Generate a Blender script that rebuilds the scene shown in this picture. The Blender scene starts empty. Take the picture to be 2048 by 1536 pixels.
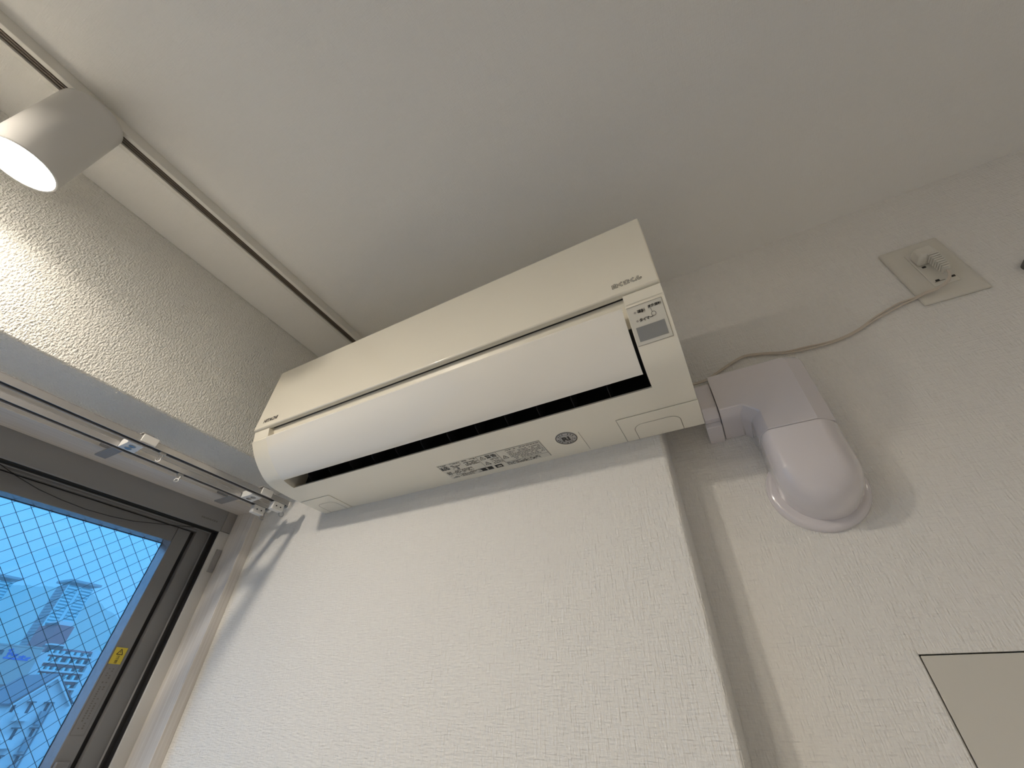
import bpy, math, random
from mathutils import Vector, Matrix

# ------------------------------------------------------------------ camera, sky, exposure
ZO = 1.95                      # height of the air conditioner's underside above the floor
sc = bpy.context.scene
col = sc.collection
CAM = Vector((0.76959, -0.57274, -0.34186))
FPX = 819.98
R0 = ((0.8837366, 0.4677237, 0.0156268), (-0.2865562, 0.5672275, -0.7721001), (-0.3699935, 0.6778551, 0.6353088))
cd = bpy.data.cameras.new('camera'); cam = bpy.data.objects.new('camera', cd); col.objects.link(cam)
rx, dn, fw = (Vector(r) for r in R0)
M = Matrix.Identity(4)
for i in range(3):
    M[i][0], M[i][1], M[i][2], M[i][3] = rx[i], -dn[i], -fw[i], CAM[i]
M[2][3] += ZO
cam.matrix_world = M
cd.sensor_width = 36.0; cd.lens = FPX / 2048 * 36; cd.clip_start = 0.01; cd.clip_end = 6000
sc.camera = cam
sc.cycles.max_bounces = 8; sc.cycles.diffuse_bounces = 6; sc.cycles.volume_bounces = 1; sc.cycles.adaptive_threshold = 0.02
sc.view_settings.view_transform = 'Standard'; sc.view_settings.look = 'None'
sc.view_settings.exposure = 0.27; sc.view_settings.gamma = 1.0; sc.view_settings.use_curve_mapping = False

SKY_STRENGTH = 1.0
w = bpy.data.worlds.new('dusk_sky'); sc.world = w; w.use_nodes = True
nt = w.node_tree; nt.nodes.clear()
wo = nt.nodes.new('ShaderNodeOutputWorld'); bg = nt.nodes.new('ShaderNodeBackground')
tc = nt.nodes.new('ShaderNodeTexCoord'); sp = nt.nodes.new('ShaderNodeSeparateXYZ'); cr = nt.nodes.new('ShaderNodeValToRGB')
nt.links.new(tc.outputs['Generated'], sp.inputs[0]); nt.links.new(sp.outputs['Z'], cr.inputs[0])
cr.color_ramp.elements[0].position = 0.0; cr.color_ramp.elements[0].color = (0.115, 0.40, 0.90, 1)
cr.color_ramp.elements[1].position = 0.35; cr.color_ramp.elements[1].color = (0.135, 0.49, 1.0, 1)
nt.links.new(cr.outputs[0], bg.inputs[0])
mx = nt.nodes.new('ShaderNodeMath'); mx.operation = 'MULTIPLY_ADD'; mx.use_clamp = False      # overcast sky: brighter overhead than at the horizon
mz = nt.nodes.new('ShaderNodeMath'); mz.operation = 'MAXIMUM'; mz.inputs[1].default_value = 0.0
nt.links.new(sp.outputs['Z'], mz.inputs[0]); nt.links.new(mz.outputs[0], mx.inputs[0])
mx.inputs[1].default_value = 2.0 * SKY_STRENGTH; mx.inputs[2].default_value = SKY_STRENGTH * 0.78
nt.links.new(mx.outputs[0], bg.inputs[1])
nt.links.new(bg.outputs[0], wo.inputs[0])

LAMP_POWER = 470.0              # radiance of each spotlight's lens
LAMP_COLOUR = (1.0, 0.90, 0.76)

# ------------------------------------------------------------------ materials
def pmat(name, colour, rough=0.5, metal=0.0, spec=0.5, coat=0.0):
    m = bpy.data.materials.new(name); m.use_nodes = True
    b = m.node_tree.nodes['Principled BSDF']
    b.inputs['Base Color'].default_value = (*colour, 1); b.inputs['Roughness'].default_value = rough
    b.inputs['Metallic'].default_value = metal; b.inputs['Specular IOR Level'].default_value = spec
    b.inputs['Coat Weight'].default_value = coat; b.inputs['Coat Roughness'].default_value = 0.08
    return m
def N(m, t, **kw):
    n = m.node_tree.nodes.new(t)
    for k, v in kw.items(): setattr(n, k, v)
    return n
def L(m, a, b): m.node_tree.links.new(a, b)
def noise(m, vec, scale3, scale=1.0, detail=2.0, rough=0.5):
    mp = N(m, 'ShaderNodeMapping'); mp.inputs['Scale'].default_value = scale3
    L(m, vec, mp.inputs['Vector'])
    n = N(m, 'ShaderNodeTexNoise'); n.inputs['Scale'].default_value = scale
    n.inputs['Detail'].default_value = detail; n.inputs['Roughness'].default_value = rough
    L(m, mp.outputs[0], n.inputs['Vector']); return n.outputs['Fac']
def math_(m, op, a, b):
    n = N(m, 'ShaderNodeMath', operation=op)
    for i, v in enumerate((a, b)):
        if isinstance(v, (int, float)): n.inputs[i].default_value = v
        else: L(m, v, n.inputs[i])
    return n.outputs[0]
def bump(m, height, dist, strength=1.0):
    bp = N(m, 'ShaderNodeBump'); bp.inputs['Distance'].default_value = dist; bp.inputs['Strength'].default_value = strength
    L(m, height, bp.inputs['Height']); L(m, bp.outputs[0], m.node_tree.nodes['Principled BSDF'].inputs['Normal'])
def wallpaper(name, colour, s1, s2, dist, mottle=0.03, coarse=0.0):
    """embossed wallpaper: crossing fibres from two stretched noises"""
    m = pmat(name, colour, 0.75, spec=0.25)
    v = N(m, 'ShaderNodeTexCoord').outputs['Object']
    h = math_(m, 'ADD', noise(m, v, s1, detail=1.5), noise(m, v, s2, detail=1.5))
    if coarse: h = math_(m, 'ADD', h, math_(m, 'MULTIPLY', noise(m, v, (coarse,) * 3, detail=2), 0.8))
    bump(m, h, dist)
    mix = N(m, 'ShaderNodeMix', data_type='RGBA'); mix.inputs['A'].default_value = (*[c * (1 - mottle) for c in colour], 1)
    mix.inputs['B'].default_value = (*colour, 1); L(m, noise(m, v, (6, 6, 6), detail=3), mix.inputs['Factor'])
    L(m, mix.outputs['Result'], m.node_tree.nodes['Principled BSDF'].inputs['Base Color'])
    return m
WHITE = (0.80, 0.785, 0.755)
mt = {}
mt['wall'] = wallpaper('woven_wallpaper', WHITE, (480, 480, 80), (70, 70, 400), 0.0017)
mt['ceil'] = wallpaper('ceiling_wallpaper', (0.85, 0.835, 0.80), (700, 90, 90), (90, 700, 90), 0.0005)
mt['beam'] = wallpaper('embossed_beam_wallpaper', (0.82, 0.81, 0.77), (300, 230, 400), (300, 400, 170), 0.0026)
mt['floor'] = wallpaper('floor_boards', (0.80, 0.775, 0.74), (60, 4, 4), (200, 8, 8), 0.0004, 0.2)
def wood(name, c1, c2, axis):
    m = pmat(name, c1, 0.45, spec=0.4)
    v = N(m, 'ShaderNodeTexCoord').outputs['Object']
    s = [220.0, 220.0, 220.0]; s[axis] = 5.0
    f = noise(m, v, tuple(s), detail=3, rough=0.6)
    cr = N(m, 'ShaderNodeValToRGB'); cr.color_ramp.elements[0].position = 0.35; cr.color_ramp.elements[1].position = 0.65
    cr.color_ramp.elements[0].color = (*c2, 1); cr.color_ramp.elements[1].color = (*c1, 1)
    L(m, f, cr.inputs[0]); L(m, cr.outputs[0], m.node_tree.nodes['Principled BSDF'].inputs['Base Color'])
    bump(m, f, 0.0002); return m
mt['wood_y'] = wood('whitewashed_wood_y', (0.71, 0.68, 0.645), (0.62, 0.58, 0.54), 1)
mt['wood_z'] = wood('whitewashed_wood_z', (0.71, 0.68, 0.645), (0.62, 0.58, 0.54), 2)
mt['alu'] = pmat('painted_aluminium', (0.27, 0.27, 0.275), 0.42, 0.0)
mt['sash'] = pmat('grey_sash_aluminium', (0.19, 0.19, 0.195), 0.4)
mt['alu_lit'] = pmat('lit_jamb_aluminium', (0.60, 0.59, 0.57), 0.42, 0.0)  # frame metal paled so the jambs read as lit by bounce
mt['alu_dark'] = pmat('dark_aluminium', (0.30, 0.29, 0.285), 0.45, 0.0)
mt['bead'] = pmat('satin_bead', (0.50, 0.51, 0.54), 0.2, 0.8)
mt['gasket'] = pmat('black_gasket', (0.012, 0.012, 0.013), 0.6)
mt['rail'] = pmat('white_rail_metal', (0.50, 0.49, 0.49), 0.25, 0.6)
mt['white_plastic'] = pmat('white_plastic', (0.76, 0.75, 0.73), 0.4)
mt['clear_plastic'] = pmat('milky_plastic', (0.50, 0.49, 0.48), 0.3)
mt['steel'] = pmat('steel', (0.45, 0.45, 0.46), 0.3, 0.9)
mt['cream'] = pmat('cream_abs', (0.87, 0.825, 0.71), 0.32, coat=0.25)
mt['cream_gloss'] = pmat('cream_gloss_panel', (0.86, 0.815, 0.695), 0.16, coat=0.5)
mt['louver'] = pmat('pale_cream_louver', (0.88, 0.845, 0.77), 0.15, coat=0.4)
mt['black'] = pmat('black_outlet', (0.006, 0.006, 0.007), 0.5)
mt['vane'] = pmat('vane_grey', (0.022, 0.022, 0.025), 0.5)
mt['plate'] = pmat('display_plate', (0.70, 0.675, 0.60), 0.35)
mt['display'] = pmat('grey_receiver_window', (0.27, 0.275, 0.275), 0.25)
mt['ink'] = pmat('ink', (0.025, 0.023, 0.02), 0.5)
mt['ink_soft'] = pmat('faded_ink', (0.13, 0.12, 0.11), 0.6)
mt['seam'] = pmat('seam_shadow_gap', (0.16, 0.14, 0.11), 0.8)
mt['lamp_dot'] = pmat('indicator_lamp', (0.36, 0.34, 0.32), 0.3)
mt['lamp_dot2'] = pmat('track_conductor', (0.16, 0.13, 0.10), 0.4)
mt['badge'] = pmat('badge_silver', (0.52, 0.51, 0.50), 0.35, 0.3)
mt['sticker'] = pmat('rating_sticker', (0.72, 0.69, 0.61), 0.4)
mt['duct'] = pmat('glossy_white_duct', (0.70, 0.665, 0.69), 0.14, coat=1.0)
mt['duct'].node_tree.nodes['Principled BSDF'].inputs['Coat Roughness'].default_value = 0.03
mt['cord'] = pmat('beige_cord', (0.62, 0.55, 0.47), 0.5)
mt['ivory'] = pmat('ivory_plate', (0.66, 0.635, 0.57), 0.35)
mt['ivory2'] = pmat('ivory_insert', (0.70, 0.675, 0.61), 0.35)
mt['hatch'] = pmat('cream_hatch', (0.60, 0.58, 0.525), 0.5)
mt['track'] = pmat('white_track', (0.74, 0.72, 0.67), 0.45)
mt['slot'] = pmat('brown_track_slot', (0.075, 0.055, 0.04), 0.5)
mt['lamp'] = pmat('white_lamp_housing', (0.60, 0.59, 0.57), 0.45)
mt['yellow'] = pmat('warning_yellow', (0.62, 0.50, 0.05), 0.5)
mt['grey_knob'] = pmat('grey_knob', (0.16, 0.15, 0.145), 0.5)
def emit(name, colour, s):
    m = bpy.data.materials.new(name); m.use_nodes = True; n = m.node_tree; n.nodes.clear()
    e = n.nodes.new('ShaderNodeEmission'); o = n.nodes.new('ShaderNodeOutputMaterial')
    e.inputs[0].default_value = (*colour, 1); e.inputs[1].default_value = s; n.links.new(e.outputs[0], o.inputs[0]); return m
mt['lens'] = emit('lit_lens', LAMP_COLOUR, LAMP_POWER)
def glass_mat():
    m = bpy.data.materials.new('window_glass'); m.use_nodes = True; n = m.node_tree; n.nodes.clear()
    o = n.nodes.new('ShaderNodeOutputMaterial'); mx = n.nodes.new('ShaderNodeMixShader'); t = n.nodes.new('ShaderNodeBsdfTransparent')
    g = n.nodes.new('ShaderNodeBsdfGlossy'); ge = n.nodes.new('ShaderNodeNewGeometry'); dt = n.nodes.new('ShaderNodeVectorMath'); dt.operation = 'DOT_PRODUCT'
    n.links.new(ge.outputs['Incoming'], dt.inputs[0]); n.links.new(ge.outputs['Normal'], dt.inputs[1])
    def mth(op, a, b=None):
        k = n.nodes.new('ShaderNodeMath'); k.operation = op
        for i, v in enumerate((a, b)):
            if v is None: continue
            if isinstance(v, (int, float)): k.inputs[i].default_value = v
            else: n.links.new(v, k.inputs[i])
        return k.outputs[0]
    fr_ = mth('ADD', mth('MULTIPLY', mth('POWER', mth('SUBTRACT', 1.0, mth('ABSOLUTE', dt.outputs['Value'])), 5.0), 0.96), 0.035)   # Schlick, the same from both faces
    t.inputs[0].default_value = (0.93, 0.965, 0.97, 1); g.inputs[1].default_value = 0.02
    n.links.new(fr_, mx.inputs[0]); n.links.new(t.outputs[0], mx.inputs[1]); n.links.new(g.outputs[0], mx.inputs[2])
    n.links.new(mx.outputs[0], o.inputs[0]); return m
mt['glass'] = glass_mat()
mt['wire'] = pmat('dark_wire', (0.03, 0.07, 0.12), 0.4, 0.3)
mt['bwhite'] = pmat('white_render', (0.72, 0.72, 0.72), 0.8)
mt['bbeige'] = pmat('beige_render', (0.50, 0.47, 0.44), 0.8)
mt['bbrown'] = pmat('brown_tile', (0.36, 0.25, 0.24), 0.8)
mt['bmaroon'] = pmat('maroon_tile', (0.42, 0.20, 0.21), 0.8)
mt['bglass'] = pmat('teal_glazing', (0.05, 0.36, 0.42), 0.25)
mt['bslab'] = pmat('pale_balcony', (0.50, 0.78, 0.80), 0.7)
mt['bgrey'] = pmat('grey_concrete', (0.36, 0.37, 0.40), 0.8)
mt['bdark'] = pmat('dark_window', (0.10, 0.12, 0.14), 0.3)
mt['slate'] = pmat('slate_roof', (0.17, 0.17, 0.20), 0.7)
mt['bsign'] = pmat('blue_sign_paint', (0.08, 0.20, 0.62), 0.6)
mt['hill'] = pmat('wooded_hill', (0.16, 0.24, 0.20), 0.9)
mt['ground'] = pmat('asphalt', (0.20, 0.20, 0.20), 0.9)

# ------------------------------------------------------------------ mesh helpers
class MB:
    def __init__(s): s.v = []; s.f = []
    def add(s, vs, fs):
        k = len(s.v); s.v += [tuple(p) for p in vs]; s.f += [tuple(i + k for i in f) for f in fs]; return s
    def box(s, x0, x1, y0, y1, z0, z1):
        x0, x1 = min(x0, x1), max(x0, x1); y0, y1 = min(y0, y1), max(y0, y1); z0, z1 = min(z0, z1), max(z0, z1)
        return s.add([(x0, y0, z0), (x1, y0, z0), (x1, y1, z0), (x0, y1, z0), (x0, y0, z1), (x1, y0, z1), (x1, y1, z1), (x0, y1, z1)],
                     [(3, 2, 1, 0), (4, 5, 6, 7), (0, 1, 5, 4), (1, 2, 6, 5), (2, 3, 7, 6), (3, 0, 4, 7)])
    def hexa(s, b4, t4):
        """solid between two quads given in the same order"""
        return s.add(list(b4) + list(t4), [(3, 2, 1, 0), (4, 5, 6, 7), (0, 1, 5, 4), (1, 2, 6, 5), (2, 3, 7, 6), (3, 0, 4, 7)])
    def prism(s, poly, x0, x1):
        """(y,z) polygon pushed along x"""
        n = len(poly)
        a = sum(poly[i][0] * poly[(i + 1) % n][1] - poly[(i + 1) % n][0] * poly[i][1] for i in range(n))
        if a < 0: poly = list(reversed(poly))
        return s.add([(x0, y, z) for y, z in poly] + [(x1, y, z) for y, z in poly],
                     [tuple(reversed(range(n))), tuple(range(n, 2 * n))] + [(i, (i + 1) % n, n + (i + 1) % n, n + i) for i in range(n)])
    def loft(s, rings, cap0=True, cap1=True):
        n = len(rings[0]); vs = [p for r in rings for p in r]; fs = []
        for k in range(len(rings) - 1):
            fs += [(k * n + i, k * n + (i + 1) % n, (k + 1) * n + (i + 1) % n, (k + 1) * n + i) for i in range(n)]
        if cap0: fs.append(tuple(reversed(range(n))))
        if cap1: fs.append(tuple(range((len(rings) - 1) * n, len(rings) * n)))
        return s.add(vs, fs)
    def cyl(s, p0, p1, r0, r1=None, n=24, caps=(True, True)):
        p0, p1 = Vector(p0), Vector(p1); r1 = r0 if r1 is None else r1
        d = (p1 - p0).normalized(); u = d.orthogonal().normalized(); q = d.cross(u)
        ring = lambda c, r: [c + r * (math.cos(2 * math.pi * i / n) * u + math.sin(2 * math.pi * i / n) * q) for i in range(n)]
        return s.loft([ring(p0, r0), ring(p1, r1)], *caps)
    def lathe(s, c, d, prof, n=32, cap0=True, cap1=True):
        """profile [(distance along d, radius)] turned round the axis through c"""
        c, d = Vector(c), Vector(d).normalized(); u = d.orthogonal().normalized(); q = d.cross(u)
        return s.loft([[c + d * t + r * (math.cos(2 * math.pi * i / n) * u + math.sin(2 * math.pi * i / n) * q) for i in range(n)] for t, r in prof], cap0, cap1)
    def tube(s, pts, r, n=8):
        pts = [Vector(p) for p in pts]; rings = []; u = None
        for i, p in enumerate(pts):
            d = (pts[min(i + 1, len(pts) - 1)] - pts[max(i - 1, 0)]).normalized()
            u = d.orthogonal().normalized() if u is None else (u - d * u.dot(d)).normalized()
            q = d.cross(u); rings.append([p + r * (math.cos(2 * math.pi * k / n) * u + math.sin(2 * math.pi * k / n) * q) for k in range(n)])
        return s.loft(rings)
    def build(s, name, mat, parent=None, smooth=None, bevel=0.0, seg=2):
        me = bpy.data.meshes.new(name)
        off = Vector((0, 0, 0))
        if parent is not None:
            q = parent
            while q is not None: off += Vector(q.location); q = q.parent
        loc = Vector((0, 0, 0))
        if parent is None:            # origin at the piece's own base
            xs = [v[0] for v in s.v]; ys = [v[1] for v in s.v]; zs = [v[2] for v in s.v]
            loc = Vector(((min(xs) + max(xs)) / 2, (min(ys) + max(ys)) / 2, min(zs))); off = loc
        me.from_pydata([(v[0] - off.x, v[1] - off.y, v[2] - off.z) for v in s.v], [], s.f)
        me.validate(); me.update()
        me.materials.append(mt[mat] if isinstance(mat, str) else mat)
        if smooth:
            for p in me.polygons: p.use_smooth = True
            me.set_sharp_from_angle(angle=math.radians(smooth))
        o = bpy.data.objects.new(name, me); col.objects.link(o); o.location = loc
        if parent is not None: o.parent = parent
        if bevel:
            b = o.modifiers.new('soft_edge', 'BEVEL'); b.width = bevel; b.segments = seg; b.limit_method = 'ANGLE'; b.angle_limit = math.radians(40)
            b.harden_normals = False
            for p in me.polygons: p.use_smooth = True
            me.set_sharp_from_angle(angle=math.radians(smooth or 50))
        return o
def tag(o, label=None, cat=None, group=None, kind=None):
    if label: o['label'] = label
    if cat: o['category'] = cat
    if group: o['group'] = group
    if kind: o['kind'] = kind
    return o
def thing(name, label, cat, loc, group=None):
    o = bpy.data.objects.new(name, None); o.empty_display_size = 0.05; col.objects.link(o); o.location = loc
    return tag(o, label, cat, group)
def struct(o): o['kind'] = 'structure'; return o
def B(name, mat, parent, *box, bevel=0.0, smooth=None): return MB().box(*box).build(name, mat, parent, smooth, bevel)

def text_mesh(body, size, fn, name, mat, parent, bold=0.0, outline=0.0, shear=0.0, spacing=1.0, align='LEFT', xs=1.0):
    """lettering as a thin mesh laid on a surface: fn(u, v) gives the point"""
    c = bpy.data.curves.new('lettering', 'FONT'); c.body = body; c.size = size; c.align_x = align; c.shear = shear; c.space_character = spacing
    c.offset = bold; c.resolution_u = 3
    if outline: c.fill_mode = 'NONE'; c.bevel_depth = outline; c.bevel_resolution = 0
    o = bpy.data.objects.new('lettering', c); col.objects.link(o)
    bpy.context.view_layer.update()
    me = o.evaluated_get(bpy.context.evaluated_depsgraph_get()).to_mesh()
    mb = MB(); mb.add([fn(v.co.x * xs, v.co.y) for v in me.vertices], [tuple(p.vertices) for p in me.polygons])
    o.evaluated_get(bpy.context.evaluated_depsgraph_get()).to_mesh_clear()
    bpy.data.objects.remove(o); bpy.data.curves.remove(c)
    return mb.build(name, mat, parent)
def flat_poly(mb, pts, fn): mb.add([fn(*p) for p in pts], [tuple(range(len(pts)))])
def stroke(mb, a, b, wd, fn):
    d = Vector((b[0] - a[0], b[1] - a[1])); n = Vector((-d.y, d.x)).normalized() * wd / 2
    flat_poly(mb, [(a[0] + n.x, a[1] + n.y), (a[0] - n.x, a[1] - n.y), (b[0] - n.x, b[1] - n.y), (b[0] + n.x, b[1] + n.y)], fn)
def ring2(mb, c, r0, r1, fn, n=32, sx=1.0):
    for i in range(n):
        a, b = 2 * math.pi * i / n, 2 * math.pi * (i + 1) / n
        flat_poly(mb, [(c[0] + sx * r * math.cos(t), c[1] + r * math.sin(t)) for r, t in ((r0, a), (r1, a), (r1, b), (r0, b))], fn)

# ------------------------------------------------------------------ the room
YW = 0.0728; ZC = 0.4149; ZF = -ZO; XBEAM = -0.086; ZBEAM = 0.0834; XCAS = -0.2195; XALU = -0.2927
XR = 2.7; YF = -3.4; XCOL = 0.7178
YWIN = -1.62; ZWIN = -1.05                                  # far side and bottom of the window
struct(B('ceiling', 'ceil', None, -0.42, XR + .1, YF - .1, YW + .12, ZC, ZC + .12))
struct(B('floor', 'floor', None, -0.42, XR + .1, YF - .1, YW + .12, ZF - .1, ZF))
struct(B('ceiling_beam', 'beam', None, -0.42, XBEAM, YF, 0.001, ZBEAM, ZC + .001, bevel=0.003))
struct(B('wall_pillar', 'wall', None, -0.42, XCOL, 0.0, YW + .1, ZF, ZC, bevel=0.005))
HX0, HX1, HZ0, HZ1 = 0.9045, 1.42, -1.15, -0.2815           # opening of the flush hatch
mb = MB()
mb.box(XCOL - .01, HX0, YW, YW + .1, ZF, ZC).box(HX1, XR, YW, YW + .1, ZF, ZC).box(HX0, HX1, YW, YW + .1, HZ1, ZC).box(HX0, HX1, YW, YW + .1, ZF, HZ0)
mb.box(HX0, HX1, YW + .03, YW + .1, HZ0, HZ1)
struct(mb.build('wall_back', 'wall'))
struct(B('wall_right', 'wall', None, XR, XR + .1, YF, YW + .1, ZF, ZC))
struct(B('wall_front', 'wall', None, -0.42, XR, YF - .1, YF, ZF, ZC))
mb = MB().box(-0.42, XCAS - .006, YF, 0.0, ZF, ZWIN - .03).box(-0.42, XCAS - .006, YF, YWIN - .03, ZWIN - .03, ZBEAM)
struct(mb.build('wall_left', 'wall'))

# ------------------------------------------------------------------ window
win = struct(thing('window_1', 'sliding window with wired glass, grey sash and whitewashed wooden casing', None, (XALU, -0.8, ZWIN)))
YC, ZCAS = -0.0211, 0.039
cas = MB().box(XALU, XCAS, YWIN, 0.0, ZCAS, ZBEAM).build('casing_head', 'wood_y', win, bevel=.001)
MB().box(XALU, XCAS, YC, 0.0, ZWIN, ZCAS).build('casing_jamb', 'wood_z', win, bevel=.001)
MB().box(XALU, XCAS, YWIN - .025, YWIN, ZWIN - .025, ZBEAM).build('casing_jamb', 'wood_z', win, bevel=.001)
MB().box(XALU, XCAS + .01, YWIN, 0.0, ZWIN - .03, ZWIN).build('casing_sill', 'wood_y', win, bevel=.001)
# outer aluminium frame
YJ, ZJ = -0.0440, -0.0085
MB().box(-0.40, XALU, YWIN, YJ, ZJ, ZBEAM).build('frame_head', 'alu', win, bevel=.0008)
MB().box(-0.40, XALU, YJ + .0006, 0.0, ZJ + .0025, ZBEAM).build('shaded_jamb_top', 'alu_dark', win, bevel=.0008)  # upper end of the jamb, darker metal standing in for the shadow there
MB().box(-0.40, XALU, YJ, 0.0, ZWIN, ZJ + .0015).build('frame_jamb', 'alu_lit', win, bevel=.0008)
MB().box(-0.40, XALU, YWIN - .02, YWIN + .02, ZWIN, ZBEAM).build('frame_jamb', 'alu_lit', win, bevel=.0008)
MB().box(-0.40, XALU, YWIN, 0, ZWIN - .03, ZWIN + .03).build('frame_sill', 'alu', win, bevel=.0008)
MB().box(XALU, XALU + .0045, -0.0340, -0.0228, -0.0945, -0.0460).build('stopper', 'alu_dark', win, bevel=.0006)
# gasket channel then inner track lip
mb = MB()
mb.box(-0.306, XALU - .004, YWIN, YJ - .002, ZJ - .0015, ZJ + .001).box(-0.306, XALU - .004, YJ - .002, YJ + .001, ZWIN, ZJ + .001)
mb.box(-0.312, -0.306, YWIN, YJ - .0072, ZJ - .0025, ZJ + .001).box(-0.312, -0.306, YJ - .0072, YJ + .001, ZWIN, ZJ + .001)
mb.build('gasket', 'gasket', win)
mb = MB()
mb.hexa([(-.3125, YWIN, -.0112), (-.3125, -.0512, -.0112), (-.40, -.0512, -.0112), (-.40, YWIN, -.0112)],
        [(-.3125, YWIN, .0), (-.3125, -.0512, .0), (-.40, -.0512, .0), (-.40, YWIN, .0)])
mb.build('track_lip', 'alu', win, bevel=.0008)
MB().box(-.40, -.3125, -.0512, -.0440, ZWIN, 0.0).build('track_lip', 'alu', win, bevel=.0008)
MB().box(-.40, -.319, -.0790, -.0512, ZWIN, -.0112).build('channel', 'sash', win, bevel=.0006)
MB().box(-.40, -.3192, YWIN, -.0790, -.0160, -.0112).build('channel', 'sash', win, bevel=.0006)
# sash
YS, ZS = -0.0875, -0.0180
mb = MB().box(-.40, -.331, -.0875, -.0785, ZWIN, -.0160).box(-.40, -.331, YWIN, -.0875, -.0185, -.0160)
mb.build('sash_gap', 'gasket', win)
XS, XG = -0.325, -0.345
sash = MB().box(-.365, XS, -.1155, YS, ZWIN + .03, ZS).build('sash_stile', 'sash', win, bevel=.0008)
rail = MB().box(-.365, XS, YWIN + .03, -.1163, -.0478, ZS).build('sash_rail', 'sash', win, bevel=.0008)
MB().box(-.365, XS, YWIN + .03, -.1163, ZWIN + .03, ZWIN + .09).build('sash_rail', 'sash', win, bevel=.0008)
MB().box(-.365, XS, YWIN + .02, YWIN + .05, ZWIN + .03, ZS).build('sash_stile', 'sash', win, bevel=.0008)
mb = MB()
mb.add([(XS - .002, -.1155, ZWIN + .09), (XS - .002, -.1155, -.0478), (XG + .001, -.1228, -.0508), (XG + .001, -.1228, ZWIN + .09)], [(0, 1, 2, 3)])
mb.add([(XS - .002, YWIN + .05, -.0478), (XS - .002, -.1155, -.0478), (XG + .001, -.1228, -.0508), (XG + .001, YWIN + .05, -.0508)], [(3, 2, 1, 0)])
mb.build('glazing_bead', 'bead', win)
mb = MB().box(XG - .003, XG + .0008, -.1232, -.1205, ZWIN + .09, -.0495).box(XG - .003, XG + .0008, YWIN + .05, -.1205, -.0512, -.0485)
mb.build('glazing_seal', 'gasket', win)
gl = MB().box(XG - .004, XG - .0005, YWIN + .04, -.1205, ZWIN + .08, -.0485).build('glass_pane', 'glass', win)
mb = MB(); y0, y1, z0, z1 = YWIN + .05, -.1205, ZWIN + .09, -.0487; ST = 0.02705
def wire(c, sgn):
    # z = sgn*y + c clipped to the pane
    pts = []
    for y in (y0, y1):
        z = sgn * y + c
        if z0 <= z <= z1: pts.append((y, z))
    for z in (z0, z1):
        y = (z - c) / sgn
        if y0 < y < y1: pts.append((y, z))
    if len(pts) >= 2 and abs(pts[0][0] - pts[1][0]) > .002:
        mb.cyl((XG - .0022, *pts[0]), (XG - .0022, *pts[1]), .00042, n=6)
for k in range(-90, 91):
    wire(-.1497 - .3075 + 0.0008 + k * ST, -1); wire(-.1497 + .3075 + k * ST, 1)
tag(mb.build('wire_mesh', 'wire', gl), 'fine dark wires crossing diagonally inside the glass', kind='stuff')
# things on the frame
f_head = lambda u, v: (XALU + .0004, -.0968 + u, .0085 + v)
mb = MB(); random.seed(4)
u = 0.0
for wd in (.004, .006, .003, .005, .006, .004, .006, .005):
    for r in range(2):
        stroke(mb, (u, .002 * r), (u + wd * .8, .002 * r), .0011, f_head)
    u += wd
mb.build('maker_mark', 'ink_soft', win)
mb = MB().box(-.3125, -.3120, -.1640, -.1500, -.0098, -.0050); mb.build('dark_label', 'gasket', win)
# caution label on the stile
XL = XS + .0004
lab = MB().box(XS, XL, -.1135, -.0925, -.3722, -.2440).build('caution_label', 'sash', win)
f_lab = lambda u, v: (XL + .0002, u, v)
mb = MB()
for a, b in (((-.1132, -.372), (-.0928, -.372)), ((-.1132, -.372), (-.1132, -.245)), ((-.0928, -.372), (-.0928, -.245))): stroke(mb, a, b, .0005, f_lab)
z = -.278
for i in range(26):
    zz = z - i * .0034
    for y in (-.1000, -.1060):
        if random.random() < .8: stroke(mb, (y - .0013, zz), (y + .0013, zz), .0016 if random.random() < .6 else .0024, f_lab)
mb.build('print', 'ink_soft', lab)
mb = MB(); flat_poly(mb, [(-.1132, -.2705), (-.0928, -.2705), (-.0928, -.2445), (-.1132, -.2445)], f_lab); mb.build('yellow_field', 'yellow', lab)
f_lab2 = lambda u, v: (XL + .0004, u, v)
mb = MB(); tri = [(-.1075, -.2555), (-.0975, -.2555), (-.1025, -.2470)]
for i in range(3): stroke(mb, tri[i], tri[(i + 1) % 3], .0012, f_lab2)
stroke(mb, (-.1025, -.2530), (-.1025, -.2500), .001, f_lab2); mb.build('warning_triangle', 'ink', lab)
text_mesh('注', .0062, lambda u, v: (XL + .0004, -.1056 + u, -.2624 + v), 'lettering', 'ink', lab)
text_mesh('意', .0062, lambda u, v: (XL + .0004, -.1056 + u, -.2690 + v), 'lettering', 'ink', lab)
# latch low on the stile
mb = MB().box(XS, XS + .006, -.1135, -.0925, -.47, -.405); mb.build('latch_plate', 'sash', win, bevel=.002)
MB().lathe((XS + .006, -.103, -.425), (1, 0, 0), [(0, .011), (.008, .0105), (.011, .008)], 20).build('latch_knob', 'alu_dark', win, smooth=40)
# thin dark wire drooping along the head of the sash
wp = [(-.314, -.80, -.008), (-.314, -.60, .006), (-.3145, -.428, -.0125), (-.3150, -.398, -.0225), (-.3155, -.362, -.0315), (-.316, -.325, -.0365), (-.3165, -.285, -.0395),
      (-.3165, -.245, -.0385), (-.316, -.205, -.0350), (-.315, -.172, -.0280), (-.314, -.140, -.0215), (-.313, -.110, -.0150), (-.3115, -.088, -.0100)]
tag(MB().tube(wp, .0007, 6).build('thin_wire', 'gasket', None, smooth=60), 'thin dark wire drooping along the top rail of the window sash', 'wire')

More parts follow.
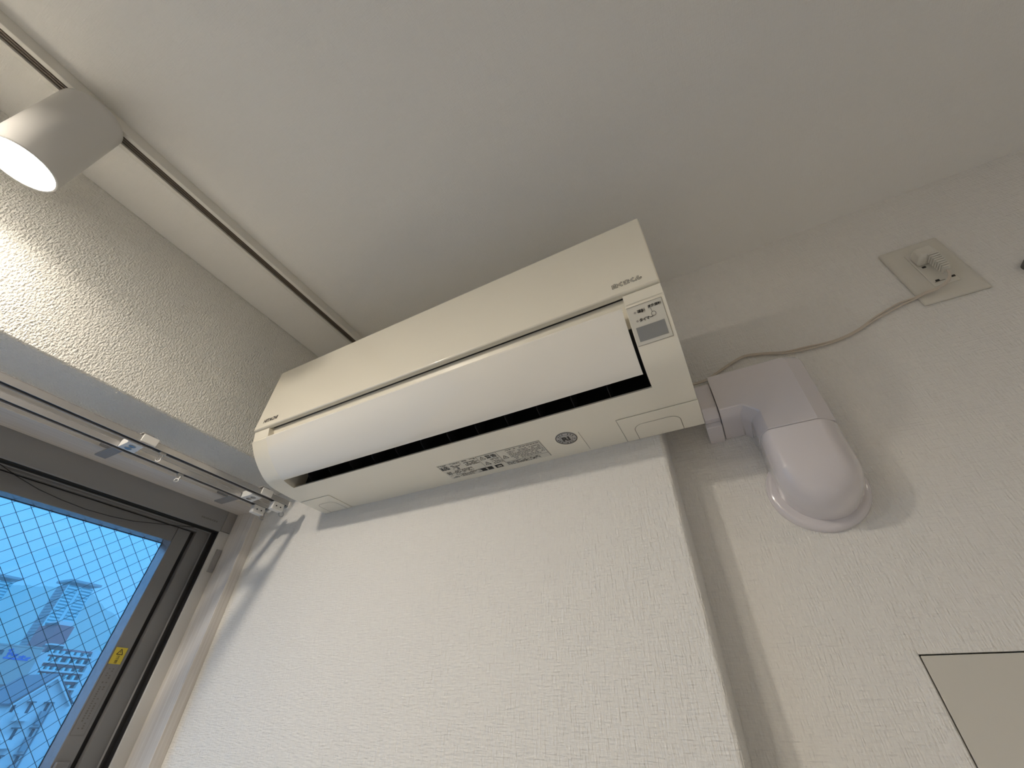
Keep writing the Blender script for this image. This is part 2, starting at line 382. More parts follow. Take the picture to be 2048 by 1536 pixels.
# ------------------------------------------------------------------ curtain rail on the casing head
cr_ = thing('curtain_rail', 'double white curtain rail on brackets above the wired glass window', 'curtain rail', (XCAS, -0.9, 0.01))
def rail_section(mb, x, z, wd, h, y0, y1, t=.0012):
    mb.box(x - wd, x, y0, y1, z + h - t, z + h)                      # web
    mb.box(x - t, x, y0, y1, z, z + h - t).box(x - wd, x - wd + t, y0, y1, z, z + h - t)
RF, RB, RZ = -0.0592, -0.1128, 0.0088
mb = MB(); rail_section(mb, RF, RZ, .0125, .0110, -1.9, -.046); fr = mb.build('front_rail', 'rail', cr_, bevel=.0004)
mb = MB(); rail_section(mb, RF + .0008, RZ - .0006, .0141, .0122, -1.9, -.330); mb.build('outer_sleeve', 'rail', fr, bevel=.0004)
mb = MB(); rail_section(mb, RB, RZ, .0115, .0105, -1.9, -.050); br = mb.build('back_rail', 'rail', cr_, bevel=.0004)
for x, wd in ((RF, .0125), (RB, .0115)):
    MB().box(x - wd + .0013, x - .0013, -1.9, -.05, RZ + .0020, RZ + .0030).build('rail_slot', 'gasket', fr if x == RF else br)
for yb in (-.340, -.112):
    mb = MB().box(XCAS, RF + .002, yb - .009, yb + .009, RZ + .0135, RZ + .0165)
    b_ = mb.build('bracket', 'alu_dark', cr_, bevel=.0006)
    MB().box(XCAS, XCAS + .004, yb - .012, yb + .012, .041, .060).build('bracket_foot', 'alu_dark', b_, bevel=.0006)
    mb = MB()
    mb.hexa([(RB + .002, yb - .014, RZ - .0012), (RF - .014, yb - .014, RZ - .0012), (RF - .014, yb + .008, RZ - .0012), (RB + .002, yb + .012, RZ - .0012)],
            [(RB + .002, yb - .014, RZ + .013), (RF - .014, yb - .014, RZ + .013), (RF - .014, yb + .008, RZ + .013), (RB + .002, yb + .012, RZ + .013)])
    mb.build('bracket_plate', 'white_plastic', b_, bevel=.0008)
    MB().box(RF - .001, RF + .0026, yb - .006, yb + .018, RZ + .001, RZ + .0145).build('bracket_clip', 'white_plastic', b_, bevel=.0008)
    for xs_ in (RB + .014, RB + .028):
        s_ = MB().lathe((xs_, yb - .003, RZ - .0012), (0, 0, -1), [(0, .0052), (.0010, .0050), (.0016, .0038)], 18).build('screw', 'steel', b_, smooth=40)
# end stoppers with hooks
for x, y in ((RF, -.072), (RB, -.078)):
    e_ = MB().box(x - .0125, x + .0005, y - .012, y + .014, RZ - .017, RZ - .0004).build('end_stopper', 'white_plastic', cr_, bevel=.0015)
    mb = MB()
    for q in (-.004, .006): mb.cyl((x + .0005, y + q, RZ - .009), (x + .0012, y + q, RZ - .009), .0014, n=12)
    mb.build('stopper_hole', 'gasket', e_)
    hk = [(x - .006, y + .014 + .0055 * math.sin(t) + .003, RZ - .013 - .0055 + .0055 * math.cos(t)) for t in [i * .35 for i in range(15)]]
    MB().tube(hk, .0009, 6).build('hook', 'steel', e_, smooth=60)
    MB().lathe((x - .006, y + .022, RZ + .004), (0, 1, 0), [(0, .0085), (.005, .0085), (.007, .006)], 18).build('end_cap', 'white_plastic', cr_, smooth=40)
def runner(x, y, label):
    r = thing('curtain_runner', label, 'curtain runner', (x - .006, y, RZ - .002))
    mb = MB().box(x - .009, x - .003, y - .005, y + .005, RZ - .004, RZ + .001); mb.build('glider', 'clear_plastic', r, bevel=.001)
    for k in range(2):
        c = (x - .006, y - .001, RZ - .0070 - .0062 * k)
        pts = [(c[0] + .0034 * math.cos(t) * .7, c[1] + .0034 * math.cos(t) * .7, c[2] + .0034 * math.sin(t)) for t in [i * 2 * math.pi / 14 for i in range(15)]]
        MB().tube(pts, .0012, 6).build('ring', 'clear_plastic', r, smooth=60)
    return r
runner(RF, -.3050, 'milky curtain runner with two rings hanging from the front rail')
runner(RB, -.2440, 'milky curtain runner hanging from the back rail')

# ------------------------------------------------------------------ lighting track and spotlights
XT, ZT = 0.0600, 0.3949
def track(name, label, p0, p1):
    """duct rail: C section with a brown slot"""
    p0, p1 = Vector(p0), Vector(p1); t = thing(name, label, 'lighting track', p0, 'ceiling lighting tracks')
    d = (p1 - p0).normalized(); q = Vector((-d.y, d.x, 0)); up = Vector((0, 0, 1))
    def seg(a, b, z0, z1, nm, m):
        mb = MB(); e = []
        for p in (p0, p1): e.append([p + q * a + up * z0, p + q * b + up * z0, p + q * b + up * z1, p + q * a + up * z1])
        mb.loft(e); return mb.build(nm, m, t)
    H = ZC - ZT
    mb = MB()
    for a, b, z0, z1 in ((-.0160, -.0078, 0, H), (.0078, .0160, 0, H), (-.0078, .0078, .0060, H)):
        mb.loft([[p + q * a + up * z0, p + q * b + up * z0, p + q * b + up * z1, p + q * a + up * z1] for p in (p0, p1)])
    mb.build('channel', 'track', t, bevel=.0006)
    seg(-.0078, .0078, .0040, .0060, 'slot', 'slot')
    seg(-.0030, -.0018, .0028, .0045, 'conductor', 'lamp_dot2'); seg(.0018, .0030, .0028, .0045, 'conductor', 'lamp_dot2')
    return t
track('lighting_track', 'white ceiling lighting track with brown slot running towards the air conditioner', (XT, -3.0, ZT), (XT, -.006, ZT))
track('lighting_track', 'white ceiling lighting track crossing the middle of the room', (.15, -1.0, ZT), (2.45, -1.0, ZT))
def spotlight(base, d, label, power=None):
    base, d = Vector(base), Vector(d).normalized()
    t = thing('track_spotlight', label, 'spotlight', base, 'cylinder spotlights on the ceiling tracks')
    r, ln = .0413, .1481
    MB().lathe(base, d, [(0, .030), (.0015, .0385), (.005, .0410), (.012, r), (ln - .001, r), (ln, r - .0008), (ln, r - .0026), (ln - .004, r - .0034), (ln - .016, r - .0050)], 48, True, False).build('housing', 'lamp', t, smooth=35)
    m = mt['lens'] if power is None else emit('lit_lens', LAMP_COLOUR, power)
    MB().lathe(base, d, [(ln - .0145, .0005), (ln - .0140, .020), (ln - .0135, r - .0046)], 48, True, False).build('lens', m, t, smooth=60)
    MB().box(base.x - .0055, base.x + .0055, base.y - .030, base.y + .030, ZT - .004, ZT + .010).build('track_adapter', 'lamp', t, bevel=.001)
    return t
spotlight((0.0634, -0.6826, 0.3895), (-.130, .0225, -.9912), 'white cylinder spotlight under the track beside the embossed beam, lens lit', 50.0)
spotlight((0.0634, -1.05, 0.3895), (-.06, .40, -.91), 'white cylinder spotlight on the window track, second from the air conditioner', 400.0)
spotlight((0.0634, -1.55, 0.3895), (.10, .10, -.98), 'added white cylinder fill spotlight on the window track, third from the air conditioner', 640.0)  # out of view, added as fill bounced off the floor
spotlight((0.0634, -2.3, 0.3895), (.25, -.55, -.80), 'added white cylinder fill spotlight at the end of the window track, tilted away from the air conditioner', 420.0)  # unseen, added so the far end of the room bounces fill light back
spotlight((0.254, -1.0, 0.3895), (0, .36, -.93), 'white cylinder spotlight on the cross track, tilted at the air conditioner', 75.0)
spotlight((1.25, -1.0, 0.3895), (0.0, -.62, -.78), 'added white cylinder fill spotlight in the middle of the cross track, tilted away from the wall', 170.0)  # unseen fill lamp, added to wash the front wall for ambient light
spotlight((2.2, -1.0, 0.3895), (-.45, .1, -.88), 'white cylinder spotlight at the end of the cross track, tilted back towards the pipe cover', 110.0)

# ------------------------------------------------------------------ air conditioner
AW = 0.78
ac = thing('air_conditioner', 'cream wall air conditioner mounted on the pillar under the ceiling', 'air conditioner', (AW / 2, 0, 0))
CP = [(-.2062, .0655), (-.195, .0485), (-.1838, .0353), (-.1684, .0213), (-.1498, .0090), (-.1299, .0032), (-.108, .0010), (-.08, .0002), (-.04, 0.0), (0.0, 0.0)]
def catmull(P, n):
    out = []
    Q = [tuple(2 * a - b for a, b in zip(P[0], P[1]))] + list(P) + [tuple(2 * a - b for a, b in zip(P[-1], P[-2]))]
    for i in range(1, len(Q) - 2):
        for k in range(n):
            t = k / n
            out.append(tuple(.5 * (2 * Q[i][j] + (Q[i + 1][j] - Q[i - 1][j]) * t + (2 * Q[i - 1][j] - 5 * Q[i][j] + 4 * Q[i + 1][j] - Q[i + 2][j]) * t * t
                             + (3 * Q[i][j] - Q[i - 1][j] - 3 * Q[i + 1][j] + Q[i + 2][j]) * t ** 3) for j in range(2)))
    return out + [tuple(P[-1])]
CURVE = catmull(CP, 6)
cum = [0.0]
for a, b in zip(CURVE[:-1], CURVE[1:]): cum.append(cum[-1] + math.dist(a, b))
def arc(s, off=0.0):
    """point at arc length s down the curved front, pushed out by off"""
    s = min(max(s, 0), cum[-1] - 1e-6); i = max(k for k in range(len(cum) - 1) if cum[k] <= s)
    t = (s - cum[i]) / (cum[i + 1] - cum[i]); a, b = CURVE[i], CURVE[i + 1]
    d = Vector((b[0] - a[0], b[1] - a[1])).normalized()
    return (a[0] + t * (b[0] - a[0]) + d[1] * off, a[1] + t * (b[1] - a[1]) - d[0] * off)
def arc_at_y(y): return min(((abs(c[0] - y), s) for c, s in zip(CURVE, cum)))[1]
XLO, XHI = 0.0425, 0.7315
side = CURVE + [(0, .2355), (-.2030, .2355), (-.2030, .0862), (-.2090, .0862), (-.2050, .0690)]
low = [c for c in CURVE if c[0] > -.1165]
mid = [(-.1165, .0016)] + low + [(0, .2355), (-.2030, .2355), (-.2030, .0960), (-.2000, .0960), (-.1998, .0865), (-.1830, .0520), (-.0900, .0520), (-.0900, .0060), (-.1150, .0050)]
mb = MB().prism(side, 0, XLO).prism(side, XHI, AW).prism(mid, XLO, XHI)
body = mb.build('body', 'cream', ac, smooth=25)
lin = [(-.0905, .0065), (-.0905, .0515), (-.1820, .0515), (-.1820, .0440), (-.1700, .0440), (-.0960, .0440), (-.0960, .0068)]
MB().box(XLO + .0005, XHI - .0005, -.2034, -.1999, .0905, .0955).build('panel_gap_shade', 'black', ac)  # black strip put in for the shadow behind the panel's lower edge
outl = MB().prism(lin, XLO + .0005, XHI - .0005).build('air_outlet', 'black', ac)
MB().prism([(-.182, .05), (-.15, .012), (-.118, .005), (-.09, .006), (-.09, .05)], XHI - .0012, XHI - .0002).build('outlet_cheek', 'black', outl)
for k in range(12):
    x = .086 + k * .0535
    MB().prism([(-.140, .044), (-.125, .014), (-.112, .008), (-.097, .008), (-.097, .044)], x, x + .0008).build('vane', 'vane', outl)
fp = MB().box(-.0004, AW + .0004, -.2137, -.2036, .0876, .2385).build('front_panel', 'cream_gloss', ac, bevel=.0022, smooth=60)
# louver: a thin curved shell following the front
s0, s1 = -.003, arc_at_y(-.1435)
ns = 26; outer = []; inner = []
for k in range(ns + 1):
    s = max(0, s0) + (s1 - max(0, s0)) * k / ns
    outer.append(arc(s, .0012)); inner.append(arc(s, -.0022))
outer = [(-.2052, .0690), (-.2070, .0675)] + outer; inner = [(-.2030, .0685), (-.2036, .0670)] + inner
lv = MB().prism(outer + list(reversed(inner)), XLO + .0004, XHI - .0044).build('louver', 'louver', ac, smooth=25)
# lettering on the front panel
text_mesh('HITACHI', .0105, lambda u, v: (.0215 + u, -.21385, .1000 + v), 'maker_lettering', 'ink', fp, bold=.0006, shear=.12, xs=.97)
text_mesh('白くまくん', .0088, lambda u, v: (.7215 + u, -.21385, .1022 + v), 'emblem_lettering', 'ink', fp, bold=.0005, outline=.00030, spacing=.80, xs=.98)
# display plate on the right column
sA, sB = .0012, arc_at_y(-.1752)
mb = MB(); nn = 10
ra = [[(x, *arc(sA + (sB - sA) * k / nn, .0004)) for x in (.7325, .7757)] for k in range(nn + 1)]
for k in range(nn): mb.add([ra[k][0], ra[k + 1][0], ra[k + 1][1], ra[k][1]], [(0, 1, 2, 3)])
pl = mb.build('display_plate', 'plate', ac, smooth=60)
fpl = lambda u, v: (.7325 + u, *arc(sA - v, .0007))
fpl2 = lambda u, v: (.7325 + u, *arc(sA - v, .0009))
H_ = sB - sA
mb = MB()
for k in range(6):
    a, b = -.545 * H_ - .36 * H_ * k / 6, -.545 * H_ - .36 * H_ * (k + 1) / 6
    flat_poly(mb, [(.0042, a), (.0392, a), (.0392, b), (.0042, b)], fpl)
mb.build('receiver_window', 'display', pl)
mb = MB()
for a, b in (((0, 0), (.0432, 0)), ((0, -H_), (.0432, -H_)), ((.0432, 0), (.0432, -H_))):
    for k in range(6): stroke(mb, tuple(a[i] + (b[i] - a[i]) * k / 6 for i in (0, 1)), tuple(a[i] + (b[i] - a[i]) * (k + 1) / 6 for i in (0, 1)), .0004, fpl)
mb.build('plate_edge', 'seam', pl)
for u, v in ((.0085, -.0085), (.0085, -.0195)):
    mb = MB(); ring2(mb, (u, v), .00005, .0014, fpl, 14); mb.build('indicator', 'lamp_dot', pl)
mb = MB(); ring2(mb, (.0295, -.0165), .0024, .0030, fpl, 24); stroke(mb, (.0278, -.0085), (.0284, -.0138), .0005, fpl); mb.build('button_ring', 'ink_soft', pl)
text_mesh('運転', .0050, lambda u, v: fpl2(.0112 + u, -.0104 + v), 'lettering', 'ink', pl, bold=.00018)
text_mesh('応急運転', .0040, lambda u, v: fpl2(.0252 + u, -.0078 + v), 'lettering', 'ink', pl, bold=.00018)
text_mesh('タイマー', .0046, lambda u, v: fpl2(.0108 + u, -.0212 + v), 'lettering', 'ink', pl, bold=.00018, spacing=.85)
mb = MB(); stroke(mb, (.7330, 0), (.7790, 0), .0004, lambda u, v: (u, -.2062, .0703 + v)); mb.build('plate_groove', 'seam', body)
# underside: service covers, seams, sticker and badge (v runs towards the room)
fb = lambda off: (lambda u, v: (u, -v, -off + (0.0 if v < .085 else .0)))
MB().box(.6670, AW + .0006, -.0655, -.0010, -.0011, .0012).build('service_cover', 'cream', ac, bevel=.0006)
MB().box(.0035, .0825, -.0655, -.0010, -.0011, .0012).build('screw_cover', 'cream', ac, bevel=.0006)
mb = MB()
def rounded(mb, u0, u1, v1, r, wd, fn, v0=.002):
    pts = [(u0, v0), (u0, v1 - r)] + [(u0 + r - r * math.cos(t), v1 - r + r * math.sin(t)) for t in [i * math.pi / 16 for i in range(9)]]
    pts += [(u1 - r + r * math.sin(t), v1 - r + r * math.cos(t)) for t in [i * math.pi / 16 for i in range(9)]] + [(u1, v0)]
    for a, b in zip(pts[:-1], pts[1:]):
        if math.dist(a, b) > 1e-6: stroke(mb, a, b, wd, fn)
rounded(mb, .6855, .7515, .0425, .014, .0007, fb(.0013)); mb.build('knockout_groove', 'seam', body)
mb = MB(); rounded(mb, .0230, .0700, .0420, .012, .0006, fb(.0013)); mb.build('knockout_groove', 'seam', body)
for a, b in (((.6665, .0005), (.6665, .0660)), ((.6665, .0660), (.780, .0660)), ((.0830, .0005), (.0830, .0660)), ((.003, .0660), (.0830, .0660)), ((.6067, .006), (.6067, .062))): 
    mb = MB(); stroke(mb, a, b, .0005, fb(.0004)); mb.build('cover_seam', 'seam', body)
st = MB().box(.3455, .5430, -.0665, -.0145, -.0005, .0004).build('rating_sticker', 'sticker', ac)
f_s = fb(.0008); mb = MB(); ink2 = MB()
random.seed(11)
def rows(u0, u1, v0, v1, n, wd, fill=.8, gap=.0012, m=None):
    for i in range(n):
        v = v1 - (v1 - v0) * (i + .5) / n; u = u0
        while u < u1:
            ln = random.uniform(.0012, .006)
            if random.random() < fill: stroke(m or mb, (u, v), (min(u + ln, u1), v), wd, f_s)
            u += ln + gap * random.uniform(.4, 1.2)
for a, b in (((.4250, .0655), (.5420, .0655)), ((.5420, .0655), (.5420, .0150)), ((.4630, .0655), (.4630, .0420)), ((.4630, .0275), (.5420, .0275)), ((.4250, .0655), (.4250, .0300)), ((.4630, .0420), (.4630, .0275))): stroke(mb, a, b, .0006, f_s)
rows(.3470, .3920, .0610, .0655, 2, .0011); rows(.3470, .3640, .0480, .0600, 3, .0030, .6); rows(.3690, .3900, .0420, .0590, 5, .0022, .5); rows(.3490, .4020, .0300, .0410, 4, .0015, .85)
rows(.3960, .4230, .0610, .0655, 2, .0011); rows(.3960, .4230, .0460, .0590, 4, .0018, .7); rows(.3500, .4250, .0165, .0280, 4, .0013, .8)
rows(.4440, .4610, .0450, .0500, 2, .0012); rows(.4440, .4620, .0310, .0430, 4, .0013, .8)
rows(.4800, .5400, .0600, .0640, 1, .0016, .9); rows(.4800, .5400, .0300, .0580, 7, .0014, .85); rows(.4640, .5250, .0170, .0260, 4, .0012, .8)
for c in ((.4335, .0575), (.4335, .0390), (.4710, .0445)):
    t3 = [(c[0] - .005, c[1] - .005), (c[0] + .005, c[1] - .005), (c[0], c[1] + .005)]
    for i in range(3): stroke(mb, t3[i], t3[(i + 1) % 3], .0010, f_s)
    stroke(mb, (c[0], c[1] - .003), (c[0], c[1] + .001), .001, f_s)
for u0, u1 in ((.4120, .4215), (.4250, .4350), (.4400, .4540)): flat_poly(mb, [(u0, .0170), (u1, .0170), (u1, .0270), (u0, .0270)], f_s)
mb.build('print', 'ink', st)
f_s2 = fb(.0011)
text_mesh('警告', .0105, lambda u, v: f_s2(.4400 + u, .0535 + v), 'lettering', 'ink', st, bold=.0002)
mb = MB(); ring2(mb, (.4440 + .0020, .0220), .0010, .0022, f_s2, 16); ring2(mb, (.4500, .0220), .0010, .0022, f_s2, 16); mb.build('print_symbol', 'sticker', st)
bdg = MB().lathe((.5840, -.0528, .0004), (0, 0, -1), [(0, .0172), (.0008, .0172), (.0012, .0166)], 40).build('round_badge', 'badge', ac, smooth=40)
f_b = lambda u, v: (.5840 + u, -.0528 - v, -.0011)
mb = MB(); ring2(mb, (0, 0), .0158, .0170, f_b, 40); ring2(mb, (0, 0), .0098, .0103, f_b, 32)
for i in range(18):
    a = i * 2 * math.pi / 18; rr = .0130
    if i % 4: stroke(mb, (rr * math.cos(a) * .90, rr * math.sin(a) * .90), (rr * math.cos(a) * 1.10, rr * math.sin(a) * 1.10), .0018, f_b)
mb.build('badge_print', 'ink', bdg)
text_mesh('RI', .0155, lambda u, v: (.5840 - .0072 + u, -.0528 - v + .0056, -.0014), 'lettering', 'ink', bdg, bold=.0007)

# ------------------------------------------------------------------ pipe cover to the right of the air conditioner
pc = thing('pipe_cover', 'glossy white pipe cover leading from the air conditioner into the wall', 'pipe cover', (.886, YW, -.15))
def elbow_ring(y, cx, w_, cz, h_, xl, zb, c_, r_):
    P = [(xl, cz - h_), (cx - w_ - c_, cz - h_), (cx - w_, cz - h_ - c_), (cx - w_, zb), (cx + w_, zb), (cx + w_, cz + h_ - r_)]
    P += [(cx + w_ - r_ + r_ * math.cos(t), cz + h_ - r_ + r_ * math.sin(t)) for t in (.4, .8, 1.2)]
    P += [(cx + w_ - r_, cz + h_), (xl, cz + h_)]
    return [(x, y, z) for x, z in P]
XE, ZE = .8038, -.0350
rings = [elbow_ring(YW, .8890, .0480, .0465, .0400, XE, ZE, .009, .018), elbow_ring(YW - .050, .8865, .0465, .0455, .0385, XE, ZE, .010, .016),
         elbow_ring(YW - .064, .8860, .0445, .0450, .0380, XE, ZE, .012, .014), elbow_ring(YW - .079, .8810, .0300, .0430, .0315, XE, ZE, .0165, .008),
         elbow_ring(YW - .0802, .8810, .0285, .0430, .0300, XE, ZE, .0165, .008)]
MB().loft([list(reversed(r)) for r in rings]).build('elbow', 'duct', pc, smooth=28, bevel=.001)
def conn_ring(x, y0, y1, z0, z1, ch): return [(x, y0, z0), (x, y1 + ch, z0 + .002), (x, y1, z0 + ch), (x, y1, z1 - ch), (x, y1 + ch, z1 - .002), (x, y0, z1)]
MB().loft([conn_ring(x, YW, YW - .073, .010, .080, .014) for x in (.7815, XE - .0005)]).build('connector', 'duct', pc, smooth=28, bevel=.0008)
MB().box(.7805, XE - .001, YW - .050, YW, .0035, .0120).build('connector_foot', 'duct', pc, bevel=.001)
lev = [(0, .0480, .0525), (.030, .0478, .0520), (.046, .0470, .0490), (.058, .0450, .0440), (.066, .0415, .0375), (.072, .0375, .0300), (.076, .0335, .0220), (.0785, .0300, .0140), (.0797, .0260, .0070)]
rings = []
for d_, w_, e_ in lev:
    cx = .8890 - .008 * (d_ / .08) ** 3; zc = -.0880
    r_ = [(cx - w_, YW - d_, ZE - .0008), (cx - w_, YW - d_, (ZE + zc) / 2)]
    r_ += [(cx - w_ * math.cos(t), YW - d_, zc - e_ * math.sin(t)) for t in [i * math.pi / 24 for i in range(25)]]
    r_ += [(cx + w_, YW - d_, (ZE + zc) / 2), (cx + w_, YW - d_, ZE - .0008)]
    rings.append(r_)
cap = MB().loft(rings).build('wall_cap', 'duct', pc, smooth=40)
MB().lathe((.8860, YW, -.0945), (0, -1, 0), [(0, .0575), (.005, .0572), (.0085, .0555), (.0100, .0530), (.0105, .0500)], 56).build('flange', 'duct', cap, smooth=40)

# ------------------------------------------------------------------ socket plate, plug and cord
so = thing('socket_plate', 'ivory wall socket plate high on the wall right of the pipe cover', 'socket', (1.163, YW, .150))
PX0, PX1, PZ0, PZ1 = 1.1250, 1.2018, .1515, .2805
mb = MB(); c = []
for y, i in ((YW, 0), (YW - .004, 0), (YW - .0075, .006)): c.append([(PX0 + i, y, PZ0 + i), (PX0 + i, y, PZ1 - i), (PX1 - i, y, PZ1 - i), (PX1 - i, y, PZ0 + i)])
mb.loft(c).build('plate', 'ivory', so, bevel=.0015)
MB().box(1.1480, 1.1790, YW - .0095, YW - .007, .1760, .2560).build('insert', 'ivory2', so, bevel=.001)
for x, z in ((1.1560, .1860), (1.1745, .1860), (1.1560, .2195)):
    MB().box(x - .0023, x + .0023, YW - .0100, YW - .0090, z - .0018, z + .0018).build('slot', 'gasket', so)
MB().box(1.1520, 1.1640, YW - .0100, YW - .0092, .1835, .1842).build('groove', 'seam', so)
pw = thing('power_cord', 'beige twin power cord with plug running along the wall from socket', 'power cord', (1.0, YW - .004, .13))
PY = YW - .0095
mb = MB()
mb.hexa([(1.1490, PY, .222), (1.1770, PY, .222), (1.1770, PY, .248), (1.1490, PY, .248)], [(1.1520, PY - .020, .225), (1.1745, PY - .020, .225), (1.1745, PY - .020, .246), (1.1520, PY - .020, .246)])
plug = mb.build('plug', 'ivory2', pw, bevel=.004)
mb = MB()
bp = [Vector((1.1660, PY - .0150, .228 - .0042 * k)) for k in range(8)]
for k in range(8): mb.box(1.1595 + .0003 * k, 1.1725 - .0003 * k, PY - .0205, PY - .0075, .2255 - .0046 * k - .0030, .2255 - .0046 * k)
mb.box(1.1625, 1.1695, PY - .0180, PY - .0100, .189, .228)
mb.build('strain_relief', 'ivory2', plug, bevel=.0004)
cord_pts = [(1.1660, PY - .014, .192), (1.1645, PY - .0135, .180), (1.1560, PY - .011, .1690), (1.1420, PY - .0075, .1650), (1.1300, PY - .0045, .1660), (1.1219, YW - .0045, .1694), (1.098, YW - .004, .1655), (1.0637, YW - .004, .1533), (1.0400, YW - .004, .1420),
            (1.0235, YW - .004, .1363), (1.0050, YW - .004, .1325), (.988, YW - .004, .1318), (.960, YW - .004, .1335), (.9327, YW - .004, .1364), (.905, YW - .004, .1460), (.8769, YW - .004, .1520), (.855, YW - .004, .1460), (.8316, YW - .004, .1355), (.805, YW - .010, .120), (.776, YW - .03, .105)]
def dense(P, n=6):
    out = []
    Q = [Vector(p) for p in P]; Q = [Q[0] * 2 - Q[1]] + Q + [Q[-1] * 2 - Q[-2]]
    for i in range(1, len(Q) - 2):
        for k in range(n):
            t = k / n
            out.append(.5 * (2 * Q[i] + (Q[i + 1] - Q[i - 1]) * t + (2 * Q[i - 1] - 5 * Q[i] + 4 * Q[i + 1] - Q[i + 2]) * t * t + (3 * Q[i] - Q[i - 1] - 3 * Q[i + 1] + Q[i + 2]) * t ** 3))
    return out + [Q[-2]]
for sgn in (1, -1):
    P = []
    for i, p in enumerate(cord_pts):
        g = .0011 + (.0022 * math.exp(-((p[0] - 1.085) / .022) ** 2) + .0012 * math.exp(-((p[0] - .96) / .03) ** 2))
        P.append((p[0], p[1], p[2] + sgn * g))
    MB().tube(dense(P), .0015, 8).build('strand', 'cord', pw, smooth=60)

# flush hatch in the wall
ht = thing('wall_hatch', 'smooth cream flush hatch door set into the wall below the pipe cover', 'hatch', ((HX0 + HX1) / 2, YW, HZ0))
MB().box(HX0 + .0012, HX1 - .002, YW - .0005, YW + .018, HZ0 + .002, HZ1 - .0014).build('door', 'hatch', ht, bevel=.0006)
MB().box(HX0 + .006, HX1 - .006, YW + .018, YW + .029, HZ0 + .006, HZ1 - .006).build('backing', 'gasket', ht)
mb = MB()
MB().box(HX0 - .011, HX0 - .0005, YW - .0016, YW + .001, HZ0, HZ1 + .004).build('edge_strip', 'wall', ht, bevel=.0012)
kn = MB().lathe((1.253, YW, .170), (0, -1, 0), [(0, .0085), (.010, .0085), (.014, .006)], 20)
tag(kn.build('wall_peg', 'grey_knob', None, smooth=40), 'small grey round peg on the wall right of the socket plate', 'peg')

# ------------------------------------------------------------------ the town outside (seen through the wired glass)
def T(D, a, b): return Vector((CAM.x - D, CAM.y + a * D, CAM.z + b * D))
ZG = CAM.z - 22.0
def block(name, label, cat, cx, cy, yaw, base=ZG):
    return thing(name, label, cat, (cx, cy, base))
class Bld:
    """local frame of a building: origin at a front corner, e1 along the facade, e2 away from the viewer"""
    def __init__(s, o, e1, e2): s.o = Vector(o); s.e1 = Vector(e1).normalized(); s.e2 = Vector(e2).normalized()
    def p(s, u, d, z): q = s.o + s.e1 * u + s.e2 * d; return (q.x, q.y, z)
    def box(s, mb, u0, u1, d0, d1, z0, z1):
        return mb.hexa([s.p(u0, d0, z0), s.p(u1, d0, z0), s.p(u1, d1, z0), s.p(u0, d1, z0)], [s.p(u0, d0, z1), s.p(u1, d0, z1), s.p(u1, d1, z1), s.p(u0, d1, z1)])
def HT(D, b): return CAM.z + b * D

def tower(D, aL, aM, aR, bT, label, floors, teal):
    """aM is the corner between the narrow left face and the balcony face"""
    c = T(D, aM, 0); zt = HT(D, bT); wd = (aR - aM) * D
    e1 = Vector((-.08, 1, 0)); e2 = Vector((-1, -.08, 0)); dp = (aM - aL) * D * 1.9 + 12
    t = thing('tower_block', label, 'tower', (c.x, c.y, ZG), 'high-rise towers beyond the town')
    b = Bld(c, e1, e2)
    b.box(MB(), 0, wd, 0, dp, ZG, zt).build('core', 'bgrey', t)
    H = zt - HT(D, .055); fh = H / floors
    for k in range(floors):
        z = zt - (k + 1) * fh
        for u0, u1 in ((.03, .40), (.56, .97)):
            b.box(MB(), u0 * wd, u1 * wd, -1.0, 0, z, z + fh * .50).build('balcony', 'bslab', t)
        b.box(MB(), .02 * wd, .98 * wd, -.25, .1, z + fh * .5, z + fh).build('glazing_band', 'bglass', t)
    b.box(MB(), .42 * wd, .54 * wd, -.9, 0, HT(D, .055), zt).build('pier', 'bslab', t)
    b.box(MB(), -.01 * wd, .02 * wd, -.9, 0, HT(D, .055), zt).build('pier', 'bslab', t)
    b.box(MB(), .985 * wd, 1.02 * wd, -.9, 0, HT(D, .055), zt).build('pier', 'bslab', t)
    for k in range(floors): b.box(MB(), -.35, 0, 2, dp - 2, zt - (k + .9) * fh, zt - (k + .45) * fh).build('side_window', 'bdark', t)
    b.box(MB(), .1 * wd, .9 * wd, 2, dp - 2, zt, zt + 3).build('crown', 'bdark', t)
    b.box(MB(), -.08 * wd, 1.20 * wd, -3.0, dp + 3, zt + 2.5, zt + 4.2).build('roof_plate', 'bgrey', t)
    return t
tower(520, .3020, .3070, .3430, .1640, 'teal balconied tower with a flat overhanging roof plate behind maroon flats', 24, 1)
tower(560, .2050, .2100, .2430, .1530, 'pale tower with overhanging roof plate standing over the beige building', 24, 1)

# wooded hills
mb = MB(); random.seed(3)
prof = [(-.6, .10), (-.2, .12), (.05, .135), (.20, .146), (.245, .150), (.28, .156), (.31, .160), (.345, .157), (.3716, .142), (.4266, .118), (.52, .105), (.8, .09), (1.3, .07)]
ring_t, ring_m, ring_b = [], [], []
for i in range(len(prof) - 1):
    for k in range(8):
        t = k / 8; a = prof[i][0] + (prof[i + 1][0] - prof[i][0]) * t; bb = prof[i][1] + (prof[i + 1][1] - prof[i][1]) * t + random.uniform(-.0012, .0012)
        ring_t.append(T(1700, a, bb)); q = T(1400, a, bb * .55); ring_m.append(q); g = T(1150, a, 0); ring_b.append((g.x, g.y, ZG - 1))
n = len(ring_t); mb.v = [tuple(v) for v in ring_t] + [tuple(v) for v in ring_m] + [tuple(v) for v in ring_b]
mb.f = [(i, i + 1, n + i + 1, n + i) for i in range(n - 1)] + [(n + i, n + i + 1, 2 * n + i + 1, 2 * n + i) for i in range(n - 1)]
tag(mb.build('wooded_hill', 'hill', None, smooth=60), 'hazy wooded hillside behind the towers', 'hill')
